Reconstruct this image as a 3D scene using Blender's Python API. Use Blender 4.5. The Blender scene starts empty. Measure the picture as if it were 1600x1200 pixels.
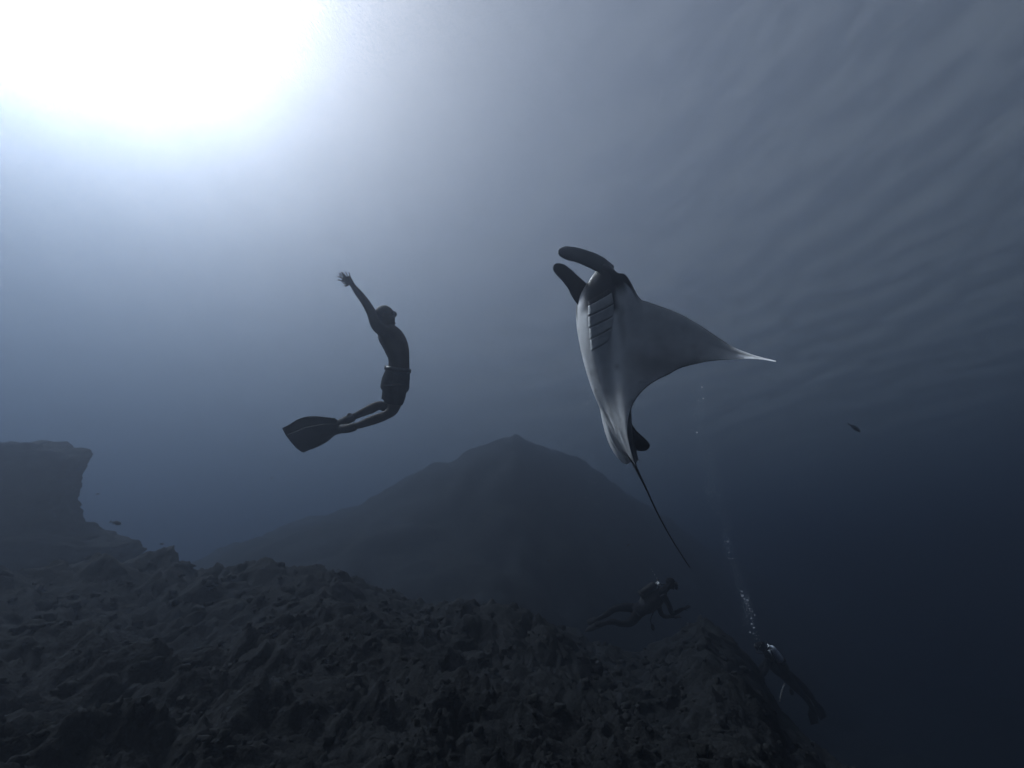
import bpy, bmesh, math, random
import numpy as np
from mathutils import Vector, Matrix

random.seed(7)
rng = np.random.default_rng(11)
SC = bpy.context.scene
COL = SC.collection

# ------------------------------------------------------------------ camera
F_PX, W_PX, H_PX = 671.0, 1600.0, 1200.0
PITCH = math.radians(28.0)
cam_data = bpy.data.cameras.new('camera')
cam = bpy.data.objects.new('camera', cam_data)
COL.objects.link(cam)
cam_data.sensor_width = 36.0
cam_data.lens = 36.0 * F_PX / W_PX
cam_data.clip_start = 0.05
cam_data.clip_end = 2000.0
cam.location = (0, 0, 0)
cam.rotation_euler = (math.radians(90) + PITCH, 0, 0)
SC.camera = cam
FWD = np.array([0, math.cos(PITCH), math.sin(PITCH)])
UPV = np.array([0, -math.sin(PITCH), math.cos(PITCH)])
RGT = np.array([1.0, 0, 0])

def at(x, y, d):
    """world point seen at photograph position x, y, d metres in front of the lens"""
    return d * (FWD + RGT * (x - W_PX / 2) / F_PX + UPV * (H_PX / 2 - y) / F_PX)

# ------------------------------------------------------------------ world, sun, exposure
SUN_DIR = FWD + RGT * (70 - 800) / F_PX + UPV * (600 + 200) / F_PX        # the sun stands beyond the upper left corner
SUN_DIR /= np.linalg.norm(SUN_DIR)
SUN_EL = math.asin(SUN_DIR[2])
SUN_AZ = math.atan2(SUN_DIR[0], SUN_DIR[1])
world = bpy.data.worlds.new('World')
SC.world = world
world.use_nodes = True
wn = world.node_tree
wn.nodes.clear()
sky = wn.nodes.new('ShaderNodeTexSky')
sky.sky_type = 'NISHITA'
sky.sun_disc = False
sky.sun_elevation = SUN_EL
sky.sun_rotation = SUN_AZ
sky.air_density = 1.0
sky.dust_density = 8.0
sky.ozone_density = 1.0
bg = wn.nodes.new('ShaderNodeBackground')
bg.inputs['Strength'].default_value = 0.043
wo = wn.nodes.new('ShaderNodeOutputWorld')
wn.links.new(sky.outputs[0], bg.inputs[0])
wn.links.new(bg.outputs[0], wo.inputs[0])

sun_data = bpy.data.lights.new('sun', 'SUN')
sun_data.energy = 5.0
sun_data.angle = math.radians(9.0)
sun_data.color = (1.0, 0.965, 0.92)
sun = bpy.data.objects.new('sun', sun_data)
COL.objects.link(sun)
sun.rotation_euler = Vector(SUN_DIR).to_track_quat('Z', 'Y').to_euler()
sun.location = (0, 0, 60)

SC.view_settings.view_transform = 'Standard'
SC.view_settings.look = 'None'
SC.view_settings.gamma = 1.0
SC.view_settings.exposure = 1.66
SC.render.engine = 'CYCLES'
cy = SC.cycles
cy.use_denoising = True
cy.denoiser = 'OPENIMAGEDENOISE'
cy.max_bounces = 6
cy.diffuse_bounces = 3
cy.glossy_bounces = 3
cy.transmission_bounces = 6
cy.transparent_max_bounces = 12
cy.volume_bounces = 2
cy.caustics_reflective = True
cy.sample_clamp_indirect = 4.0
cy.use_adaptive_sampling = True
cy.adaptive_threshold = 0.04
cy.adaptive_min_samples = 16
cy.use_light_tree = False

# ------------------------------------------------------------------ noise helpers (numpy)
def _hash(ix, iy, iz, seed):
    n = (ix.astype(np.int64) * 374761393 + iy.astype(np.int64) * 668265263
         + iz.astype(np.int64) * 2147483647 + seed * 144269504)
    n = (n ^ (n >> 13)) * 1274126177
    n = n ^ (n >> 16)
    return (n & 0xFFFF).astype(np.float64) / 65535.0

def vnoise(p, seed=0):
    """smooth value noise of an (n,3) array, -1..1"""
    i = np.floor(p); f = p - i
    u = f * f * f * (f * (f * 6 - 15) + 10)
    i = i.astype(np.int64)
    r = 0
    for dx in (0, 1):
        wx = u[:, 0] if dx else 1 - u[:, 0]
        for dy in (0, 1):
            wy = u[:, 1] if dy else 1 - u[:, 1]
            for dz in (0, 1):
                wz = u[:, 2] if dz else 1 - u[:, 2]
                r = r + wx * wy * wz * _hash(i[:, 0] + dx, i[:, 1] + dy, i[:, 2] + dz, seed)
    return r * 2 - 1

ROT = np.array([[0.8, 0.6, 0], [-0.48, 0.64, 0.6], [0.36, -0.48, 0.8]])
def fbm(p, octaves=4, seed=0, gain=0.5, ridged=False):
    a, s, q = 1.0, 0.0, p.copy()
    for k in range(octaves):
        v = vnoise(q, seed + k * 17)
        if ridged: v = 1 - 2 * np.abs(v)
        s = s + a * v
        a *= gain
        q = (q @ ROT) * 2.03 + 13.7
    return s

def worley(p, seed=0):
    """distance to the nearest jittered cell point (2-D, uses x and y of p)"""
    i = np.floor(p[:, :2]).astype(np.int64)
    best = np.full(len(p), 9.0)
    z = np.zeros(len(p), dtype=np.int64)
    for dx in (-1, 0, 1):
        for dy in (-1, 0, 1):
            cx, cy_ = i[:, 0] + dx, i[:, 1] + dy
            jx = cx + _hash(cx, cy_, z, seed + 3)
            jy = cy_ + _hash(cx, cy_, z, seed + 91)
            best = np.minimum(best, (p[:, 0] - jx) ** 2 + (p[:, 1] - jy) ** 2)
    return np.sqrt(best)

def sstep(a, b, x):
    t = np.clip((x - a) / (b - a), 0, 1)
    return t * t * (3 - 2 * t)

# ------------------------------------------------------------------ object helpers
def link(name, me, mat=None, parent=None):
    o = bpy.data.objects.new(name, me)
    COL.objects.link(o)
    if mat is not None and me is not None:
        me.materials.clear(); me.materials.append(mat)
    if parent is not None: o.parent = parent
    return o

def mesh_from(verts, faces, smooth=True):
    me = bpy.data.meshes.new('m')
    me.from_pydata([tuple(map(float, v)) for v in verts], [], [tuple(map(int, f)) for f in faces])
    me.update()
    if smooth: me.polygons.foreach_set('use_smooth', [True] * len(me.polygons))
    return me

def grid_mesh(P):
    """P: (n, m, 3) array -> quad sheet"""
    n, m = P.shape[:2]
    me = bpy.data.meshes.new('m')
    idx = np.arange(n * m).reshape(n, m)
    q = np.stack([idx[:-1, :-1], idx[1:, :-1], idx[1:, 1:], idx[:-1, 1:]], -1).reshape(-1, 4)
    me.vertices.add(n * m); me.vertices.foreach_set('co', P.reshape(-1).astype(np.float32))
    me.loops.add(q.size); me.loops.foreach_set('vertex_index', q.reshape(-1).astype(np.int32))
    me.polygons.add(len(q)); me.polygons.foreach_set('loop_start', np.arange(0, q.size, 4, dtype=np.int32))
    me.polygons.foreach_set('loop_total', np.full(len(q), 4, dtype=np.int32))
    me.update(calc_edges=True); me.validate()
    me.polygons.foreach_set('use_smooth', [True] * len(me.polygons))
    return me

def tag(o, label=None, cat=None, group=None, kind=None):
    if label: o['label'] = label
    if cat: o['category'] = cat
    if group: o['group'] = group
    if kind: o['kind'] = kind
    return o

def empty(name, loc, label, cat, group=None):
    o = bpy.data.objects.new(name, None)
    COL.objects.link(o)
    o.location = Vector(loc); o.empty_display_size = 0.2
    bpy.context.view_layer.update()
    return tag(o, label, cat, group)

def mat_noise(name, c1, c2, scale=4.0, rough=0.8, bump=0.0, bscale=30.0, spec=0.3, detail=6.0, ramp=(0.35, 0.65)):
    m = bpy.data.materials.new(name); m.use_nodes = True
    nt = m.node_tree; b = nt.nodes['Principled BSDF']
    tc = nt.nodes.new('ShaderNodeTexCoord')
    nz = nt.nodes.new('ShaderNodeTexNoise'); nz.inputs['Scale'].default_value = scale; nz.inputs['Detail'].default_value = detail
    cr = nt.nodes.new('ShaderNodeValToRGB')
    cr.color_ramp.elements[0].position, cr.color_ramp.elements[1].position = ramp
    cr.color_ramp.elements[0].color = (*c1, 1); cr.color_ramp.elements[1].color = (*c2, 1)
    nt.links.new(tc.outputs['Object'], nz.inputs['Vector'])
    nt.links.new(nz.outputs['Fac'], cr.inputs['Fac'])
    nt.links.new(cr.outputs['Color'], b.inputs['Base Color'])
    b.inputs['Roughness'].default_value = rough
    b.inputs['Specular IOR Level'].default_value = spec
    if bump > 0:
        n2 = nt.nodes.new('ShaderNodeTexNoise'); n2.inputs['Scale'].default_value = bscale; n2.inputs['Detail'].default_value = 5
        bp = nt.nodes.new('ShaderNodeBump'); bp.inputs['Strength'].default_value = bump; bp.inputs['Distance'].default_value = 0.02
        nt.links.new(tc.outputs['Object'], n2.inputs['Vector'])
        nt.links.new(n2.outputs['Fac'], bp.inputs['Height'])
        nt.links.new(bp.outputs['Normal'], b.inputs['Normal'])
    return m

# ------------------------------------------------------------------ setting: water surface, body of water, seabed
SURF_Z = 12.0
def build_surface():
    # polar sheet over the camera, rippled by a wind sea of many small waves
    nr, na = 330, 560
    r = np.concatenate([np.linspace(0.02, 34, 260), np.geomspace(34.5, 118, nr - 260)])
    a = np.linspace(0, 2 * math.pi, na)
    R, A = np.meshgrid(r, a, indexing='ij')
    X, Y = R * np.sin(A), R * np.cos(A)
    Z = np.zeros_like(X)
    g = np.random.default_rng(3)
    wind = math.radians(35)
    for k in range(90):
        lam = 0.4 * (7 / 0.4) ** g.random()
        th = wind + g.normal(0, 0.55)
        kx, ky = 2 * math.pi / lam * math.cos(th), 2 * math.pi / lam * math.sin(th)
        amp = 0.0011 * lam ** 0.95
        fade = np.clip(1.6 - R * 0.05 / lam, 0, 1)
        Z += amp * fade * np.sin(kx * X + ky * Y + g.random() * 6.283)
    P = np.stack([X, Y, SURF_Z + Z], -1)
    me = grid_mesh(P[:, ::-1])
    m = bpy.data.materials.new('water_surface'); m.use_nodes = True
    nt = m.node_tree; nt.nodes.clear()
    out = nt.nodes.new('ShaderNodeOutputMaterial')
    fr = nt.nodes.new('ShaderNodeFresnel'); fr.inputs['IOR'].default_value = 1.333
    tr = nt.nodes.new('ShaderNodeBsdfTransparent'); tr.inputs['Color'].default_value = (0.98, 0.99, 1, 1)
    gl = nt.nodes.new('ShaderNodeBsdfGlossy'); gl.inputs['Roughness'].default_value = 0.08
    gl.inputs['Color'].default_value = (1, 1, 1, 1)
    tc = nt.nodes.new('ShaderNodeTexCoord')
    nz = nt.nodes.new('ShaderNodeTexNoise'); nz.inputs['Scale'].default_value = 18.0; nz.inputs['Detail'].default_value = 8; nz.inputs['Roughness'].default_value = 0.7
    mp = nt.nodes.new('ShaderNodeMapping'); mp.inputs['Rotation'].default_value = (0, 0, -0.6); mp.inputs['Scale'].default_value = (1.0, 0.65, 1)
    bp = nt.nodes.new('ShaderNodeBump'); bp.inputs['Strength'].default_value = 1.0; bp.inputs['Distance'].default_value = 0.062
    mx = nt.nodes.new('ShaderNodeMixShader')
    L = nt.links.new
    L(tc.outputs['Object'], mp.inputs['Vector']); L(mp.outputs[0], nz.inputs['Vector']); L(nz.outputs['Fac'], bp.inputs['Height'])
    L(bp.outputs[0], fr.inputs['Normal']); L(bp.outputs[0], gl.inputs['Normal'])
    L(fr.outputs[0], mx.inputs[0]); L(tr.outputs[0], mx.inputs[1]); L(gl.outputs[0], mx.inputs[2]); 
    tl = nt.nodes.new('ShaderNodeBsdfTranslucent'); tl.inputs['Color'].default_value = (0.9, 0.95, 1, 1)
    m2 = nt.nodes.new('ShaderNodeMixShader'); m2.inputs[0].default_value = 0.035
    L(mx.outputs[0], m2.inputs[1]); L(tl.outputs[0], m2.inputs[2]); L(m2.outputs[0], out.inputs['Surface'])
    o = link('water_surface', me, m)
    tag(o, 'rippled underside of the sea surface seen from below', None, None, 'structure')
build_surface()

def build_haze():
    s, z0, z1 = 122.0, -46.0, SURF_Z + 1.5
    v = [(x, y, z) for z in (z0, z1) for y in (-s, s) for x in (-s, s)]
    f = [(0, 2, 3, 1), (4, 5, 7, 6), (0, 1, 5, 4), (2, 6, 7, 3), (0, 4, 6, 2), (1, 3, 7, 5)]
    me = mesh_from(v, f, False)
    m = bpy.data.materials.new('sea_water_haze'); m.use_nodes = True
    nt = m.node_tree; nt.nodes.clear()
    out = nt.nodes.new('ShaderNodeOutputMaterial')
    # sea water scatters light in two ways: a narrow forward peak and a wide, nearly even part
    add = nt.nodes.new('ShaderNodeAddShader')
    for k, (col, absorb, dens, g) in enumerate(HAZE_PARTS):
        pv = nt.nodes.new('ShaderNodeVolumePrincipled')
        pv.inputs['Color'].default_value = col
        pv.inputs['Absorption Color'].default_value = absorb
        pv.inputs['Density'].default_value = dens
        pv.inputs['Anisotropy'].default_value = g
        nt.links.new(pv.outputs[0], add.inputs[k])
    nt.links.new(add.outputs[0], out.inputs['Volume'])
    m.cycles.homogeneous_volume = True
    o = link('haze', me, m)
    tag(o, 'blue grey murky sea water filling the whole scene', None, None, 'stuff')
HAZE_PARTS = [((0.82, 0.85, 0.90, 1), (0, 0, 0, 1), 0.0074, 0.885), ((0.0375, 0.054, 0.086, 1), (0.0, 0.016, 0.065, 1), 0.066, 0.64)]
build_haze()

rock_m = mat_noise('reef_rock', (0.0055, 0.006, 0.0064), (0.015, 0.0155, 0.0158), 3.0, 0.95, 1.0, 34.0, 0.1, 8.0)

# skyline of the reef as seen from the photographer: photo x, y and the distance of that crest
SKYLINE = [(-250, 880, 10.0), (0, 872, 10.0), (100, 872, 10.0), (180, 873, 10.0), (225, 876, 10.2), (260, 882, 10.5), (345, 893, 10.5),
           (400, 893, 10.0), (440, 886, 9.5), (520, 884, 9.3), (590, 893, 9.5), (640, 908, 10.0), (700, 921, 10.0), (770, 934, 10.0),
           (850, 953, 10.5), (930, 995, 11.5), (1000, 1005, 12), (1050, 995, 12.5), (1095, 962, 12.5), (1140, 990, 12.5), (1180, 1040, 12.0),
           (1220, 1110, 10.0), (1290, 1165, 9), (1400, 1240, 8), (1500, 1290, 8), (1600, 1330, 8), (1750, 1360, 8)]
def _sky():
    out = []
    for x, y, r in SKYLINE:
        d = FWD + RGT * (x - 800) / F_PX + UPV * (600 - y) / F_PX
        h = math.hypot(d[0], d[1])
        out.append((math.atan2(d[0], d[1]), r, r * d[2] / h))
    return np.array(out)
SKY_T = _sky()
def base_height(x, y):
    """large shape of the reef: a slope rising to a crest ahead, dropping into the blue behind it and on the right"""
    r = np.hypot(x, y); az = np.arctan2(x, y)
    rc = np.interp(az, SKY_T[:, 0], SKY_T[:, 1]); zc = np.interp(az, SKY_T[:, 0], SKY_T[:, 2])
    zn = -1.30 - 0.25 * sstep(0.0, 1.0, az)
    k = np.clip((r - 2.2) / (rc - 2.2), 0, 1)
    z = zn + (zc - 0.34 - zn) * k ** 1.15
    fall = np.clip(r - rc - 0.3, 0, 60)
    z = z - (0.55 * fall + 0.02 * fall ** 2) * (0.35 + 0.65 * sstep(-0.95, -0.45, az))
    behind = sstep(1.5, 2.2, np.abs(az))
    z = z * (1 - behind) + behind * (-1.6 - 0.05 * r)
    return np.maximum(z, -34 + 2 * np.sin(x * 0.1))

def coral_growth(P, r, a):
    """encrusting knobs and tufts that roughen the reef, far too many to count"""
    g = np.random.default_rng(29)
    base = []
    for k in range(6):
        bm = bmesh.new(); bmesh.ops.create_icosphere(bm, subdivisions=2, radius=1.0)
        v = np.array([q.co for q in bm.verts]); f = np.array([[w.index for w in t.verts] for t in bm.faces]); bm.free()
        n1 = fbm(v * 1.6 + k * 9, 3, 101 + k, 0.6)
        v = v * (0.72 + 0.50 * n1 + (0.25 * np.abs(vnoise(v * 4.2 + k, 120)) if k > 2 else 0))[:, None]
        v[:, 2] *= (0.7, 1.0, 0.55, 1.25, 0.8, 0.6)[k]
        base.append((v, f))
    ri = np.where((r > 2.1) & (r < 14.0))[0]; ai = np.where(np.abs(a) < math.radians(66))[0]
    V, F2, off = [], [], 0
    for k in range(4200):
        i, j = g.choice(ri), g.choice(ai)
        p0 = P[i, j]; s = r[i] * (0.003 + 0.010 * g.random() ** 2.2)
        v, f = base[g.integers(6)]
        t = g.random() * 6.283; c, sn = math.cos(t), math.sin(t)
        w = v * s * (0.8 + 0.4 * g.random(3))
        w = np.stack([w[:, 0] * c - w[:, 1] * sn, w[:, 0] * sn + w[:, 1] * c, w[:, 2]], -1) + p0
        V.append(w); F2.append(f + off); off += len(v)
    V = np.concatenate(V); F2 = np.concatenate(F2)
    me = bpy.data.meshes.new('m')
    me.vertices.add(len(V)); me.vertices.foreach_set('co', V.ravel().astype(np.float32))
    me.loops.add(F2.size); me.loops.foreach_set('vertex_index', F2.ravel().astype(np.int32))
    me.polygons.add(len(F2)); me.polygons.foreach_set('loop_start', np.arange(0, F2.size, 3, dtype=np.int32)); me.polygons.foreach_set('loop_total', np.full(len(F2), 3, dtype=np.int32))
    me.update(calc_edges=True)
    me.polygons.foreach_set('use_smooth', [True] * len(F2))
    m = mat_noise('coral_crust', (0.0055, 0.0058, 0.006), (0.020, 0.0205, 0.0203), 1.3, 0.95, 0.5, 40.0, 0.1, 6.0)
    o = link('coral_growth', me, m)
    tag(o, 'dark knobbly coral growth crusting the reef floor', None, None, 'stuff')

def build_seabed():
    nr, na = 520, 860
    r = np.concatenate([np.geomspace(0.45, 2.0, 26)[:-1], np.geomspace(2.0, 15, nr - 76), np.geomspace(15, 116, 52)[1:]])
    half = math.radians(78)
    a = np.concatenate([np.linspace(-math.pi, -half, 60)[:-1], np.linspace(-half, half, na - 118), np.linspace(half, math.pi, 60)[1:]])
    R, A = np.meshgrid(r, a, indexing='ij')
    X, Y = (R * np.sin(A)).ravel(), (R * np.cos(A)).ravel()
    P0 = np.stack([X, Y, np.zeros_like(X)], -1)
    # warp the ground plan so that lumps lean and overlap
    wx = fbm(P0 * 0.9 + 5, 3, 21) * 0.22; wy = fbm(P0 * 0.9 + 31, 3, 22) * 0.22
    Q = P0.copy(); Q[:, 0] += wx; Q[:, 1] += wy
    z = base_height(X, Y)
    far = sstep(10, 16, np.hypot(X, Y))
    z = z + 0.5 * far * fbm(Q * 0.16 + 3, 3, 1) + 0.15 * fbm(Q * 0.5 + 9, 3, 2, ridged=True)
    kd = math.atan2(-0.83, 1.09); kx, ky = 11.0 * math.sin(kd), 11.0 * math.cos(kd)
    z = z + 0.42 * np.exp(-(((X - kx) / 0.38) ** 2 + ((Y - ky) / 0.7) ** 2) ** 1.5)
    lump = np.clip(1 - worley(Q * 1.15, 5) * 1.25, 0, 1)
    lump2 = np.clip(1 - worley(Q * 2.9 + 7, 6) * 1.2, 0, 1)
    lump3 = np.clip(1 - worley(Q * 7.5 + 3, 8) * 1.2, 0, 1)
    mask = sstep(-0.35, 0.5, fbm(P0 * 0.35 + 77, 2, 9))
    z = z + 0.24 * lump ** 0.8 * (0.2 + mask) + 0.10 * lump2 + 0.045 * lump3 * (0.4 + mask)
    z = z + 0.060 * fbm(Q * 3.2, 5, 12, 0.58) + 0.028 * fbm(Q * 14.0, 3, 14, 0.75)
    rr = np.hypot(X, Y)
    z = np.minimum(z, np.where(rr < 3.0, -0.95 - 0.05 * rr, 99))        # keep clear of the lens
    dx = 0.045 * fbm(np.stack([X * 2.2, Y * 2.2, z * 2.2], -1), 4, 41, 0.55)
    dy = 0.045 * fbm(np.stack([X * 2.2, Y * 2.2, z * 2.2], -1) + 50, 4, 43, 0.55)
    P = np.stack([X + dx, Y + dy, z], -1).reshape(nr, len(a), 3)
    P[:, -1] = P[:, 0]
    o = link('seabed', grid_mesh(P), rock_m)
    coral_growth(P, r, a)
    tag(o, 'dark craggy coral reef floor', None, None, 'structure')
build_seabed()

def build_outcrop():
    """overhanging coral buttress on the left, a lathe of a ragged outline pushed about by noise"""
    prof = [(-60, 1015), (60, 1010), (200, 1000), (290, 965), (315, 925), (312, 900), (285, 885), (238, 868), (200, 848), (178, 826), (164, 805), (150, 787), (139, 772), (144, 757),
            (147, 741), (140, 726), (124, 716), (100, 710), (72, 707), (40, 705), (0, 704), (-60, 703)]
    D0 = 10.2
    pts = np.array([at(x - 118, y + 84, D0) for x, y in prof])
    axis = at(-260, 830, D0 + 0.6)
    rad, zz = pts[:, 0] - axis[0], pts[:, 2]
    n, na = 230, 300
    u = np.linspace(0, 1, len(prof)); x = np.linspace(0, 1, n)
    r = np.interp(x, u, rad); z = np.interp(x, u, zz)
    r[-1] = 0.01; r[0] = 0.01
    r = np.concatenate([r[:-1], np.linspace(r[-2], 0.01, 40)]); z = np.concatenate([z[:-1], np.full(40, z[-1])])
    a = np.linspace(0, 2 * math.pi, na)
    R_, A_ = np.meshgrid(r, a, indexing='ij'); Z_ = np.repeat(z[:, None], na, 1)
    P = np.stack([R_ * np.cos(A_), R_ * np.sin(A_) * 0.22, Z_], -1).reshape(-1, 3)
    N = np.stack([np.cos(A_), np.sin(A_), 0.5 * sstep(0.0, 1.0, (Z_ - z.min()) / (z.max() - z.min())) + 0 * A_], -1).reshape(-1, 3)
    N /= np.linalg.norm(N, axis=1)[:, None]
    Q = P + axis
    d = 0.18 * fbm(Q * 0.9, 3, 71) + 0.12 * fbm(Q * 2.6, 3, 72) + 0.05 * fbm(Q * 7.0, 3, 73, 0.6)
    Q[:, 2] += (0.16 * fbm(Q * 0.8 + 4, 3, 75) + 0.06 * fbm(Q * 3.5, 3, 76)) * sstep(0.0, 0.6, (P[:, 2] - z.min()) / (z.max() - z.min()))
    Q = Q + N * d[:, None]
    k = np.clip(Q[:, 1] / axis[1], 0.3, 1.6); Q[:, 2] = np.where(Q[:, 2] > 0, Q[:, 2] * k, Q[:, 2])      # its top slopes down towards the shallows
    Q = Q.reshape(len(r), na, 3); Q[:, -1] = Q[:, 0]
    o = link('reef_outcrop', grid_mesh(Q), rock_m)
    tag(o, 'overhanging dark coral buttress rising from the reef edge', None, None, 'structure')
build_outcrop()

def build_hill():
    """distant reef pinnacle, a broad dome almost lost in the murk"""
    c = at(785, 684, 31.0)
    n = 230
    g = np.linspace(-1, 1, n)
    X, Y = np.meshgrid(g * 38 + 4, g * 26 + 12, indexing='ij')
    Yr = Y - 1.1 * np.clip(X - 1.0, 0, 60)                      # the ridge runs off to the right and away
    r = np.hypot(np.where(X < 0, X / 10.5, X / 28.0), Yr / 6.0)
    P = np.stack([X.ravel(), Y.ravel(), 0 * X.ravel()], -1)
    Z = 12.4 * np.exp(-0.62 * np.sqrt(r * r + 0.06) ** 1.5).ravel() + c[2] - 11.7 - 6 * sstep(1.6, 3.4, r).ravel()
    Z = np.maximum(Z, -22.0) + 0.75 * fbm(P * 0.22, 3, 83) + 0.28 * fbm(P * 0.9, 4, 82)
    P = np.stack([P[:, 0] + c[0], P[:, 1] + c[1], Z], -1).reshape(n, n, 3)
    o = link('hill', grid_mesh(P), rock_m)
    tag(o, 'dim reef mound fading into the blue water', None, None, 'structure')
build_hill()

# ------------------------------------------------------------------ manta ray
def cam_vec(v):
    return RGT * v[0] + UPV * v[1] + FWD * v[2]

def attr_color_mat(name, rough=0.55, spec=0.35, bump=0.25, bscale=60.0, mottle=0.12, sss=0.0):
    """material whose albedo comes from the 'skin' colour attribute (markings of the animal and some painted shade), with mottling"""
    m = bpy.data.materials.new(name); m.use_nodes = True
    nt = m.node_tree; b = nt.nodes['Principled BSDF']; L = nt.links.new
    at_ = nt.nodes.new('ShaderNodeAttribute'); at_.attribute_name = 'skin'
    tc = nt.nodes.new('ShaderNodeTexCoord')
    nz = nt.nodes.new('ShaderNodeTexNoise'); nz.inputs['Scale'].default_value = 7.0; nz.inputs['Detail'].default_value = 8
    mr = nt.nodes.new('ShaderNodeMapRange'); mr.inputs['From Min'].default_value = 0.3; mr.inputs['From Max'].default_value = 0.7
    mr.inputs['To Min'].default_value = 1 - mottle; mr.inputs['To Max'].default_value = 1 + mottle * 0.4
    mx = nt.nodes.new('ShaderNodeVectorMath'); mx.operation = 'SCALE'
    L(tc.outputs['Object'], nz.inputs['Vector']); L(nz.outputs['Fac'], mr.inputs['Value'])
    L(at_.outputs['Color'], mx.inputs[0]); L(mr.outputs[0], mx.inputs['Scale']); L(mx.outputs[0], b.inputs['Base Color'])
    b.inputs['Roughness'].default_value = rough; b.inputs['Specular IOR Level'].default_value = spec
    n2 = nt.nodes.new('ShaderNodeTexNoise'); n2.inputs['Scale'].default_value = bscale; n2.inputs['Detail'].default_value = 4
    bp = nt.nodes.new('ShaderNodeBump'); bp.inputs['Strength'].default_value = bump; bp.inputs['Distance'].default_value = 0.004
    L(tc.outputs['Object'], n2.inputs['Vector']); L(n2.outputs['Fac'], bp.inputs['Height']); L(bp.outputs[0], b.inputs['Normal'])
    if sss:
        b.inputs['Subsurface Weight'].default_value = sss
        b.inputs['Subsurface Radius'].default_value = (0.03, 0.035, 0.04)
        b.inputs['Subsurface Scale'].default_value = 1.0
    return m

def set_skin(me, cols):
    a = me.color_attributes.new('skin', 'FLOAT_COLOR', 'POINT')
    c = np.ones((len(me.vertices), 4), dtype=np.float32); c[:, :3] = cols
    a.data.foreach_set('color', c.ravel())

MF = np.array([-0.19, 0.97, 0.10]); MF /= np.linalg.norm(MF)          # heading of the ray, in camera axes
MD = np.array([0.93, 0.0, 0.38]); MD -= MF * (MD @ MF); MD /= np.linalg.norm(MD)   # its back
ML = np.cross(MD, MF); ML *= np.sign(ML[0])                            # its near wing
MO = 4.4 * np.array([(951 - 800) / F_PX, (600 - 580) / F_PX, 1.0])     # middle of the disc

def wing_curve(profile, smax=2.4, n=481):
    s = np.linspace(0, smax, n)
    ph = np.radians(np.interp(s, [p[0] for p in profile], [p[1] for p in profile]))
    k = np.hanning(23); k /= k.sum()
    ph = np.convolve(np.pad(ph, 11, 'edge'), k, 'valid')
    ds = s[1] - s[0]
    l = np.concatenate([[0], np.cumsum(np.cos(ph[:-1]) * ds)])
    c = np.concatenate([[0], np.cumsum(np.sin(ph[:-1]) * ds)])
    return s, l, c, ph
NEAR = wing_curve([(0, -14), (0.08, -12), (0.13, 10), (0.24, 16), (0.5, 34), (0.88, 40), (1.10, 26), (1.32, 0), (1.65, -26)])
FAR = wing_curve([(0, 14), (0.04, 20), (0.14, 34), (0.5, 52), (1.0, 62), (1.6, 40)])

def rear_curl(s):
    """how far the rear edge is curled down (towards the belly) at span s"""
    return -0.095 * sstep(0.10, 0.5, s) * np.clip(1 - 0.55 * s, 0, 1) - 0.12 * np.exp(-((s - 0.22) / 0.16) ** 2) * sstep(0.0, 0.1, s)

def to_plan(x, y, cv, rear=False):
    """photo point on the near wing's mid surface -> (forward, span) on the animal"""
    d = np.array([(x - 800) / F_PX, (600 - y) / F_PX, 1.0])
    s, l, c, ph = cv
    if rear:
        off = rear_curl(s); l = l - np.sin(ph) * off; c = c + np.cos(ph) * off
    t = (l + ML @ MO) / (ML @ d)
    res = t * (MD @ d) - MD @ MO - c
    i = np.where(np.sign(res[:-1]) != np.sign(res[1:]))[0][0]
    w = res[i] / (res[i] - res[i + 1])
    tt = t[i] * (1 - w) + t[i + 1] * w
    return MF @ (tt * d - MO), s[i] * (1 - w) + s[i + 1] * w

LEAD = [(985, 440), (991, 452), (1000, 466), (1011, 471), (1025, 476), (1055, 487), (1087, 504), (1113, 521), (1140, 539), (1167, 551), (1193, 559), (1213, 564)]
TRAIL = [(1193, 562), (1167, 560.5), (1140, 562), (1113, 564), (1087, 569), (1060, 576.5), (1047, 584), (1025, 595),
         (1007, 608), (993, 625), (985, 643), (981.5, 662), (981, 682), (983, 702)]
lead = np.array([to_plan(x, y, NEAR) for x, y in LEAD])
trail = np.array([to_plan(x, y, NEAR, True) for x, y in TRAIL])[::-1]

S_TIP = lead[-1, 1]
s0 = lead[0, 1]
lead_s = np.concatenate([[0, 0.10, 0.20, 0.27, 0.33, 0.40], lead[:, 1]])
lead_a = np.concatenate([[0.86, 0.90, 0.99, 1.03, 1.00, 0.90], lead[:, 0]])
k_in = trail[:, 1] > 0.06
trail_s = np.concatenate([[0, 0.03], trail[k_in, 1], [S_TIP]])
trail_a = np.concatenate([[-0.95, -0.935], trail[k_in, 0], [lead[-1, 0] - 0.004]])

def smooth_interp(x, xs, ys):
    """monotone-ish cubic (Catmull) interpolation"""
    xs, ys = np.asarray(xs), np.asarray(ys)
    m = np.gradient(ys, xs)
    i = np.clip(np.searchsorted(xs, x) - 1, 0, len(xs) - 2)
    h = xs[i + 1] - xs[i]; t = np.clip((x - xs[i]) / h, 0, 1)
    return ((2 * t**3 - 3 * t**2 + 1) * ys[i] + (t**3 - 2 * t**2 + t) * h * m[i]
            + (-2 * t**3 + 3 * t**2) * ys[i + 1] + (t**3 - t**2) * h * m[i + 1])

def plan(s):
    return smooth_interp(s, lead_s, lead_a), smooth_interp(s, trail_s, trail_a)

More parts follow.
